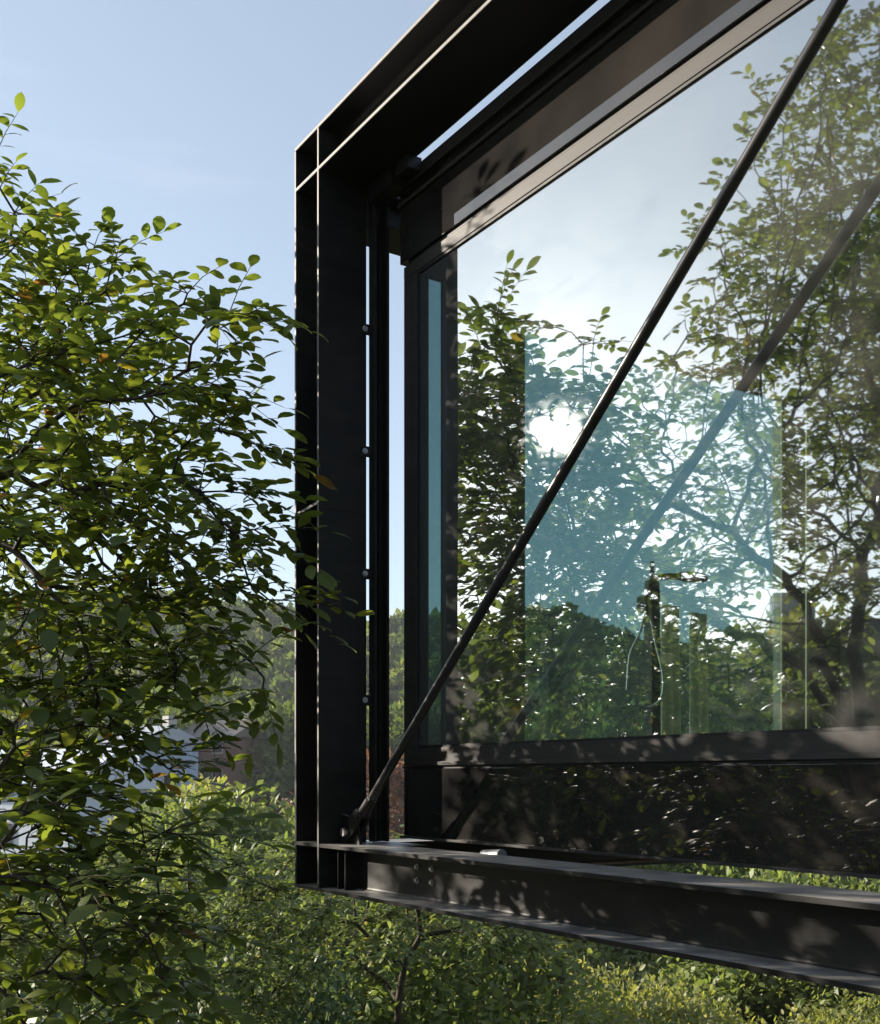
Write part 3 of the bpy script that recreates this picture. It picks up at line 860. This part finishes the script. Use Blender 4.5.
    sk, skp = run(Np, P_)
    # colonise() wants a chain: feed it the graph directly
    Nn = np.array(sk)
    N2, par2 = colonise_graph(Nn, np.array(skp), at, 0.11, 0.125, 1.2, rng)
    N2 = smooth_nodes(N2, par2, 2)
    r, kids = pipe_radius(N2, par2, 0.0032, 2.35, 0.20)
    thin = np.nonzero((r < 0.011) & (np.arange(len(N2)) > len(sk)))[0]
    ends = thin[kids[thin] == 0]
    mids = thin[(kids[thin] > 0)]
    mids = mids[rng.random(len(mids)) < 0.55]
    def dirs(ix, spread):
        d_ = unit(N2[ix] - N2[par2[ix]])
        return unit((d_ + rng.normal(0, spread, (len(ix), 3))) * np.array([1, 1, 0.55]) + np.array([0, 0, 0.12]))
    q_ = N2 - np.array([0, 0, ZC]); zc_ = q_ @ FW; uu_ = CX + F * (q_ @ RT) / np.maximum(zc_, 0.1)
    near_ = lambda ix: ix[(uu_[ix] > -60) & (zc_[ix] > 1)]
    e2, m2 = near_(ends), near_(thin[kids[thin] > 0])
    src = np.concatenate([ends, ends, mids, e2, m2]); dv = np.concatenate([dirs(ends, 0.25), dirs(ends, 0.75), dirs(mids, 0.8), dirs(e2, 0.9), dirs(m2, 0.8)])
    far_ = np.minimum(off_axis(N2[src]), off_axis(N2[src] + 0.2 * dv)) > 0.045
    src, dv = src[far_], dv[far_]
    lp, ld, lnm, ll, lr, tw = compound_leaves(N2[src], dv, rng, 8, 0.23, 0.082, 0.22, 0.20)
    dist = off_axis(lp)
    kp = (rng.random(len(lp)) > 0.8 * np.exp(-(dist / 0.12) ** 2)) & (dist > 0.045)
    lp, ld, lnm, ll, lr = lp[kp], ld[kp], lnm[kp], ll[kp], lr[kp]
    V, Lp, S = merge([tube_graph(N2, par2, r, 6), twig_tubes(*tw, r0=0.0026)])
    root = empty('broadleaf_tree', tuple(base)); root['abs_children'] = True
    tag(root, 'large near broad-leaved tree whose leafy boughs reach the steel post from the left', 'tree')
    link_mesh('trunk', np_mesh('trunk', V, Lp, S), M['bark'], root)
    link_mesh('crown', leaves_mesh('crown', lp, ld, lnm, ll, lr, 0.54, 3), M['leaf_near'], root)
    print('big tree: nodes', len(N2), 'leaves', len(lp))

def colonise_graph(N, par, attr, step, kill, infl, rng, iters=90):
    par = list(par); A_ = attr.copy()
    dm = np.linalg.norm(A_[:, None] - N[None], axis=2)
    near = dm.argmin(1); nd = dm.min(1)
    for it in range(iters):
        if len(A_) == 0: break
        ok = nd < infl
        if not ok.any():
            infl *= 1.5
            if infl > 60: break
            continue
        dv = unit(A_ - N[near])
        acc = np.zeros((len(N), 3)); cnt = np.zeros(len(N))
        np.add.at(acc, near[ok], dv[ok]); np.add.at(cnt, near[ok], 1)
        idx = np.nonzero(cnt)[0]
        newp = N[idx] + unit(acc[idx] / cnt[idx][:, None] + rng.normal(0, 0.15, (len(idx), 3))) * step
        i0 = len(N)
        N = np.concatenate([N, newp]); par += list(idx)
        d2 = np.linalg.norm(A_[:, None] - newp[None], axis=2)
        j = d2.argmin(1); m = d2.min(1)
        bt = m < nd
        near = np.where(bt, i0 + j, near); nd = np.where(bt, m, nd)
        keep = nd > kill
        A_, near, nd = A_[keep], near[keep], nd[keep]
        if len(N) > 30000: break
    return N, np.array(par)
big_tree()

# ------------------------------------------------------------------ smaller trees and shrubs further off
def proto_tree(seed, h, crown_r, crown_h, nleaf, leaf, clusters=26, trunk_r=0.10, fork=0.35, tmpl=2, flat=0.6, low=0.25, nattr=420, comp=False):
    """trunk mesh and crown mesh, base at the origin"""
    rng = np.random.default_rng(seed)
    cz = h - crown_h / 2
    at = []
    for k in range(clusters):
        v = unit(rng.normal(size=3)); v[2] = v[2] if v[2] > -0.5 else -v[2] * 0.5
        c = np.array([0, 0, cz]) + v * np.array([crown_r, crown_r, crown_h / 2]) * (0.45 + 0.42 * rng.random())
        rr = crown_r * (0.17 + 0.17 * rng.random())
        at.append(ellipsoid_points(c, (rr, rr, rr * 0.75), nattr // clusters, rng, 0.2))
    at = np.concatenate(at)
    at = at[at[:, 2] > h * low * 0.5]
    th = h * fork
    sk = np.array([(0, 0, -0.3), (0.02, 0, 0), (0.03 * h / 3, 0.02, th * 0.5), (0.05 * h / 3, 0.03 * h / 3, th)])
    step = crown_r * 0.16
    N, par = colonise_graph(sk, np.array([-1, 0, 1, 2]), at, step, step * 1.3, crown_r * 3, rng, 60)
    N = smooth_nodes(N, par, 1)
    r, kids = pipe_radius(N, par, trunk_r * 0.06, 2.2, trunk_r)
    leafy = np.nonzero((r < trunk_r * 0.30) & (np.arange(len(N)) > 4))[0]
    src = rng.choice(leafy, nleaf)
    off = unit(rng.normal(size=(nleaf, 3))) * (step * 1.5 * rng.random((nleaf, 1)) ** 0.5)
    P = N[src] + off
    out = unit(P - np.array([0, 0, cz - crown_h * 0.2]))
    D = unit(out + rng.normal(0, 0.7, (nleaf, 3)) + np.array([0, 0, -0.15]))
    NM = unit(out * 0.5 + np.array([0, 0, 0.8]) + rng.normal(0, flat, (nleaf, 3)))
    # tone varies by cluster as well as by leaf
    cl = rng.random(len(N)); cl = cl[par] * 0.5 + cl * 0.5
    rn = np.clip(0.55 * cl[src] + 0.45 * rng.random(nleaf), 0, 1)
    ln = leaf * (0.6 + 0.8 * rng.random(nleaf))
    if comp:
        ns = nleaf // 7
        sc = src[:ns]
        dd = unit(N[sc] - N[par[sc]])
        dd = unit((dd + rng.normal(0, 0.7, (ns, 3))) * np.array([1, 1, 0.6]) + np.array([0, 0, 0.1]))
        P, D, NM, ln, rn, tw = compound_leaves(N[sc], dd, rng, 7, leaf * 2.7, leaf, 0.25, 0.30)
        V, Lp, S = merge([tube_graph(N, par, r, 6), twig_tubes(*tw, r0=0.003)])
        return np_mesh('trunk', V, Lp, S), leaves_mesh('crown', P, D, NM, ln, rn, 0.52, 3)
    V, Lp, S = tube_graph(N, par, r, 6)
    return np_mesh('trunk', V, Lp, S), leaves_mesh('crown', P, D, NM, ln, rn, 0.55, tmpl)

PROTO = {
    'orchard': proto_tree(3, 3.9, 2.1, 1.25, 9000, 0.075, 30, 0.16, 0.58, comp=True),
    'bright': proto_tree(5, 4.4, 1.9, 3.6, 13000, 0.088, 30, 0.09, 0.30, comp=True),
    'shrub': proto_tree(7, 1.9, 1.25, 1.75, 6500, 0.062, 22, 0.05, 0.12, low=0.0),
    'tall': proto_tree(9, 9.0, 3.2, 7.4, 9000, 0.36, 40, 0.22, 0.25, 1),
    'round': proto_tree(13, 6.0, 2.8, 5.0, 14000, 0.19, 36, 0.18, 0.22, 1),
}
def tree(name, kind, leaf, loc, scale, rz, label, cat='tree', group=None, bark='bark', sz=1.0):
    tm, cm = PROTO[kind]
    root = empty(name, loc, rz)
    root.scale = (scale, scale, scale * sz)
    tag(root, label, cat, group)
    for nm, me, mt in (('trunk', tm, M[bark]), ('crown', cm, M[leaf])):
        m2 = me
        o = bpy.data.objects.new(nm, m2)
        if not me.materials: me.materials.append(mt)
        col.objects.link(o); o.parent = root
        o.material_slots[0].link = 'OBJECT'; o.material_slots[0].material = mt
    return root
def plant(name, kind, leaf, u, vtop, depth, h, rz, label, cat='tree', group=None, sz=1.0, bark='bark', wx=1.0, htab={'orchard': 3.9, 'bright': 4.4, 'shrub': 1.9, 'tall': 9.0, 'round': 6.0}):
    """stands on the ground under pixel column u; its height h is set so the top shows near vtop when h is None"""
    p = pix(u, HZ, depth)
    gz_ = float(ground_z(p[0], p[1]))
    if h is None:
        ztop = ZC + depth * (HZ - vtop) / F
        h = max(0.7, ztop - gz_)
    s = h / htab[kind]
    return tree(name, kind, leaf, (float(p[0]), float(p[1]), gz_), s * wx, rz, label, cat, group, bark, sz / wx)

plant('orchard_tree', 'orchard', 'leaf_bright', 392, 842, 12.0, None, 0.4, 'low spreading tree with dark forked limbs below the corner of the steel frame', bark='bark')
plant('bushy_tree', 'bright', 'leaf_bright', 205, 738, 9.5, None, 1.0, 'sunlit light green tree standing just behind the foot of the steel post', wx=0.78)
plant('bushy_tree', 'bright', 'leaf_bright', 396, 752, 15.0, None, 2.2, 'yellow-green tree seen in the narrow slot between post and glazed box')
plant('bushy_tree', 'bright', 'leaf_bright', 62, 783, 14.0, None, 3.6, 'sunlit green tree in front of the white house, behind the near boughs')
plant('bushy_tree', 'bright', 'leaf_olive', 2, 786, 19.0, None, 0.6, 'olive tree at the left edge, in front of the white house', wx=1.3)
plant('bushy_tree', 'bright', 'leaf_bright', 128, 778, 17.0, None, 4.6, 'green tree between white house and blue-grey house, behind the near boughs', wx=1.2)
plant('dark_shrub', 'shrub', 'leaf_blue', 258, 912, 10.0, None, 0.0, 'dark bluish shrub below the corner of the frame, left of the forked tree', 'shrub', wx=0.7)
plant('dark_shrub', 'shrub', 'leaf_blue', 190, 940, 9.0, None, 1.7, 'dark bluish shrub at the bottom edge, right of the near large leaves', 'shrub')
plant('leafy_shrub', 'shrub', 'leaf_bright', 330, 905, 14.0, None, 2.7, 'sunlit shrub right behind the dark bluish shrub', 'shrub')
plant('leafy_shrub', 'shrub', 'leaf_bright', 500, 905, 14.0, None, 0.7, 'green shrub at the right flank of the forked low tree', 'shrub')
gs = 'olive shrubs on the slope under the bottom beam'
for i, (u, v, dp, k, lf, lab) in enumerate([
    (600, 948, 17, 'shrub', 'leaf_olive', 'sunlit olive shrub under the beam, next to the forked low tree'),
    (670, 965, 16, 'shrub', 'leaf_olive', 'low olive shrub at the bottom edge, second from the forked tree'),
    (740, 968, 18, 'shrub', 'leaf_olive', 'low olive shrub at the bottom edge, third from the forked tree'),
    (820, 985, 17, 'shrub', 'leaf_olive', 'low olive shrub in the bottom right corner, largest of the row'),
    (640, 930, 24, 'shrub', 'leaf_bright', 'greener shrub behind the olive row, left half under the beam'),
    (780, 940, 26, 'shrub', 'leaf_bright', 'greener shrub behind the olive row, right half under the beam'),
    (880, 985, 20, 'shrub', 'leaf_olive', 'olive shrub cut by the right edge under the beam')]):
    plant('slope_shrub', k, lf, u, v, dp, None, i * 1.3, lab, 'shrub', gs)
gs = 'trees on the slope below the pavilion'
for i, (u, v, dp, k, lf, lab) in enumerate([
    (760, 845, 24, 'round', 'leaf_bright', 'sunlit tree showing in the gap between lower panel and bottom beam, left end'),
    (850, 850, 22, 'round', 'leaf_bright', 'sunlit tree showing in the gap between lower panel and bottom beam, at the right edge'),
    (560, 800, 32, 'round', 'leaf_far', 'round tree behind the end window, left part'),
    (690, 790, 34, 'round', 'leaf_far', 'round tree behind the end window, right part'),
    (480, 850, 26, 'round', 'leaf_olive', 'pale tree on the slope hidden mostly by the lower panel'),
    (250, 770, 30, 'round', 'leaf_bright', 'rounded green tree in front of the valley houses, left of the post'),
    (395, 738, 60, 'round', 'leaf_rust', 'reddish tree far below the wooded hill, seen beside the glazed box'),
    (190, 765, 40, 'round', 'leaf_olive', 'olive tree before the red-brown house in the valley')]):
    plant('slope_tree', k, lf, u, v, dp, None, i * 0.9, lab, 'tree', gs)
gs = 'tall trees at the foot of the wooded hill'
for i, (u, v, dp, lab) in enumerate([
    (165, 690, 92, 'tall tree at the hill foot, above the blue-grey house'),
    (205, 684, 98, 'tall tree at the hill foot, between blue-grey and red-brown house'),
    (245, 688, 104, 'tall tree at the hill foot, right of the red-brown house'),
    (285, 680, 96, 'tall tree at the hill foot, touching the steel post'),
    (398, 690, 100, 'tall tree at the hill foot, in the slot beside the glazed box')]):
    plant('hill_foot_tree', 'tall', 'leaf_far', u, v, dp, None, i * 1.1, lab, 'tree', gs)
# trees beyond the near tree, on the side the window reflects
def mirror_pt(u, dist):
    p = pix(u, HZ, 1.0); d_ = np.array([p[0], p[1]])
    return float(d_[0] * dist), float(2 * YG - d_[1] * dist)
for i, (u, v, dist, kind, lf, lab) in enumerate([
    (455, 590, 12.0, 'round', 'leaf_bright', 'light green tree mirrored low in the window, next to the post\'s reflection'),
    (530, 585, 14.0, 'bright', 'leaf_bright', 'sunlit tree mirrored low in the window, left of the shower column'),
    (590, 640, 19.0, 'round', 'leaf_olive', 'olive tree mirrored low in the window, just left of the shower column'),
    (660, 610, 17.0, 'round', 'leaf_bright', 'green tree mirrored low in the window behind the shower column'),
    (730, 590, 13.0, 'bright', 'leaf_bright', 'bright tree mirrored low in the window right of the curtains'),
    (800, 600, 18.0, 'round', 'leaf_olive', 'olive tree mirrored low in the window, by the slim timber strip'),
    (880, 580, 16.0, 'bright', 'leaf_bright', 'green tree mirrored at the right edge of the window')]):
    x, y = mirror_pt(u, dist)
    gz_ = float(ground_z(x, y))
    h = ZC + dist * (HZ - v) / F - gz_
    tree('garden_tree', kind, lf, (x, y, gz_), h / {'bright': 4.4, 'round': 6.0}[kind], i * 1.4, lab, 'tree', 'trees mirrored low in the window')

# ------------------------------------------------------------------ wooded hill across the valley
def forest():
    rng = np.random.default_rng(21)
    n = 2600
    s = 92 + 150 * rng.random(n) ** 0.9
    t = (rng.random(n) - 0.5) * 2 * (70 + s * 0.55) * 0.8
    X = -0.82 * s + 0.57 * t; Y = 0.57 * s + 0.82 * t
    # keep to what lies before the camera
    zc = X * FW[0] + Y * FW[1]; xc = X * RT[0] + Y * RT[1]
    ok = (np.abs(xc / zc) < 0.55)
    X, Y, s = X[ok], Y[ok], s[ok]; n = len(X)
    Z = ground_z(X, Y)
    h = 6.5 + 4.0 * rng.random(n); cr = 2.3 + 1.6 * rng.random(n)
    k = 260
    v = unit(rng.normal(size=(n, k, 3))); v[..., 2] = np.abs(v[..., 2]) * 1.0 - 0.25
    lump = 0.72 + 0.28 * np.sin(v[..., 0] * 4 + rng.random((n, 1)) * 6) * np.sin(v[..., 1] * 4 + rng.random((n, 1)) * 6)
    rad = (0.72 + 0.28 * rng.random((n, k))) * lump
    P = np.stack([X, Y, Z + h * 0.55], 1)[:, None] + v * rad[..., None] * np.stack([cr, cr, h * 0.5], 1)[:, None]
    D = unit(v + rng.normal(0, 0.6, (n, k, 3)))
    NM = unit(v + rng.normal(0, 0.45, (n, k, 3)) + np.array([0, 0, 0.5]))
    tone = rng.random((n, 1)); rn = np.clip(0.75 * tone + 0.25 * rng.random((n, k)), 0, 1)
    ln = 0.85 + 0.7 * rng.random((n, k))
    me = leaves_mesh('forest', P.reshape(-1, 3), D.reshape(-1, 3), NM.reshape(-1, 3), ln.ravel(), rn.ravel(), 0.8, 1)
    tag(link_mesh('forest', me, M['leaf_far']), 'dense green wood covering the hill across the valley', 'forest', kind='stuff')
    print('forest', n)
forest()

# ------------------------------------------------------------------ houses down in the valley
def house(name, label, u, depth, w, dpt, hwall, hroof, rz, wallc, roofc, v_base=None, nwin=3):
    p = pix(u, HZ, depth)
    z = float(ground_z(p[0], p[1])) if v_base is None else ZC + depth * (HZ - v_base) / F
    root = empty(name, (float(p[0]), float(p[1]), z), rz)
    tag(root, label, 'house')
    gz_ = float(ground_z(p[0], p[1])) - z
    MB().box(-w / 2, w / 2, -dpt / 2, dpt / 2, min(gz_ - 1, -0.5), hwall).build('wall', noisy(name + '_render', wallc, [c * 1.12 for c in wallc], 2.0, (0.7, 0.9), 0.2), root)
    o = 0.35
    mb = MB()
    pts = [(-w / 2 - o, -dpt / 2 - o, hwall + 0.01), (-w / 2 - o, dpt / 2 + o, hwall + 0.01), (-w / 2 - o, 0, hwall + hroof)]
    mb.prism(pts, (w + 2 * o, 0, 0))
    mb.build('roof', noisy(name + '_roofing', roofc, [c * 1.25 for c in roofc], 3.0, (0.35, 0.6), 0.5, stretch=(1, 8, 1)), root)
    dark = M['black']
    for sgn in (-1, 1):
        for k in range(nwin):
            x = -w / 2 + w * (k + 0.5) / nwin
            for zz in ([1.0] if hwall < 4 else [1.0, 3.7]):
                f = MB().box(x - 0.55, x + 0.55, sgn * dpt / 2 - 0.03, sgn * dpt / 2 + 0.05, zz, zz + 1.35).build('window', M['concrete'], root)
                g_ = MB().box(x - 0.45, x + 0.45, sgn * (dpt / 2 + 0.052) - 0.01, sgn * (dpt / 2 + 0.052) + 0.01, zz + 0.1, zz + 1.25).build('pane', dark, f)
    for sgn in (-1, 1):
        f = MB().box(sgn * w / 2 - 0.03, sgn * w / 2 + 0.05, -0.6, 0.6, 1.0, 2.4).build('window', M['concrete'], root)
        MB().box(sgn * (w / 2 + 0.052) - 0.01, sgn * (w / 2 + 0.052) + 0.01, -0.5, 0.5, 1.1, 2.3).build('pane', dark, f)
    MB().box(w * 0.2, w * 0.2 + 0.7, 0.3, 1.0, hwall + hroof * 0.45, hwall + hroof + 0.7).build('chimney', M['concrete'], root)
    return root
house('white_house', 'white rendered house with pale roof at far left, behind the near boughs', 55, 62, 8.5, 7.0, 4.0, 2.2, 0.55, (0.50, 0.54, 0.60), (0.46, 0.50, 0.56), 862)
house('grey_house', 'small blue-grey house in the valley between near boughs and the red-brown house', 152, 80, 4.0, 5.0, 4.6, 1.2, 0.3, (0.26, 0.31, 0.40), (0.26, 0.28, 0.32), 808, 2)
house('brown_house', 'red-brown house at the foot of the wooded hill, left of the steel post', 228, 92, 5.5, 6.0, 5.0, 1.5, 0.5, (0.11, 0.055, 0.042), (0.08, 0.066, 0.058), 800, 2)
# the neighbour's house the lower panel mirrors
x, y = mirror_pt(810, 22.0)
gz_ = float(ground_z(x, y))
h_ = house('garden_house', 'dark house with tall windows mirrored in the lower panel', 0, 10, 9.0, 6.0, 3.2, 1.6, 0.75, (0.10, 0.09, 0.10), (0.07, 0.06, 0.06), 777)
h_.location = (x, y, gz_)

# ------------------------------------------------------------------ the air across the valley
def haze():
    lo, hi = 1e9, -1e9
    for o in bpy.data.objects:
        if o.type == 'MESH' and o.parent is None:
            zs = [(o.matrix_world @ Vector(c)).z for c in o.bound_box]
            lo, hi = min(lo, min(zs)), max(hi, max(zs))
    print('scene z', lo, hi)
    mb = MB().box(-1520, 1520, -1520, 1520, lo - 1.0, hi + 1.0)
    m, n, l, out = new_mat('valley_air')
    v = n.new('ShaderNodeVolumePrincipled')
    v.inputs['Color'].default_value = (0.86, 0.92, 1.0, 1)
    v.inputs['Density'].default_value = HAZE
    v.inputs['Anisotropy'].default_value = 0.2
    l.new(v.outputs['Volume'], out.inputs['Volume'])
    tag(mb.build('haze', m), kind='stuff')
HAZE = 0.00038
haze()
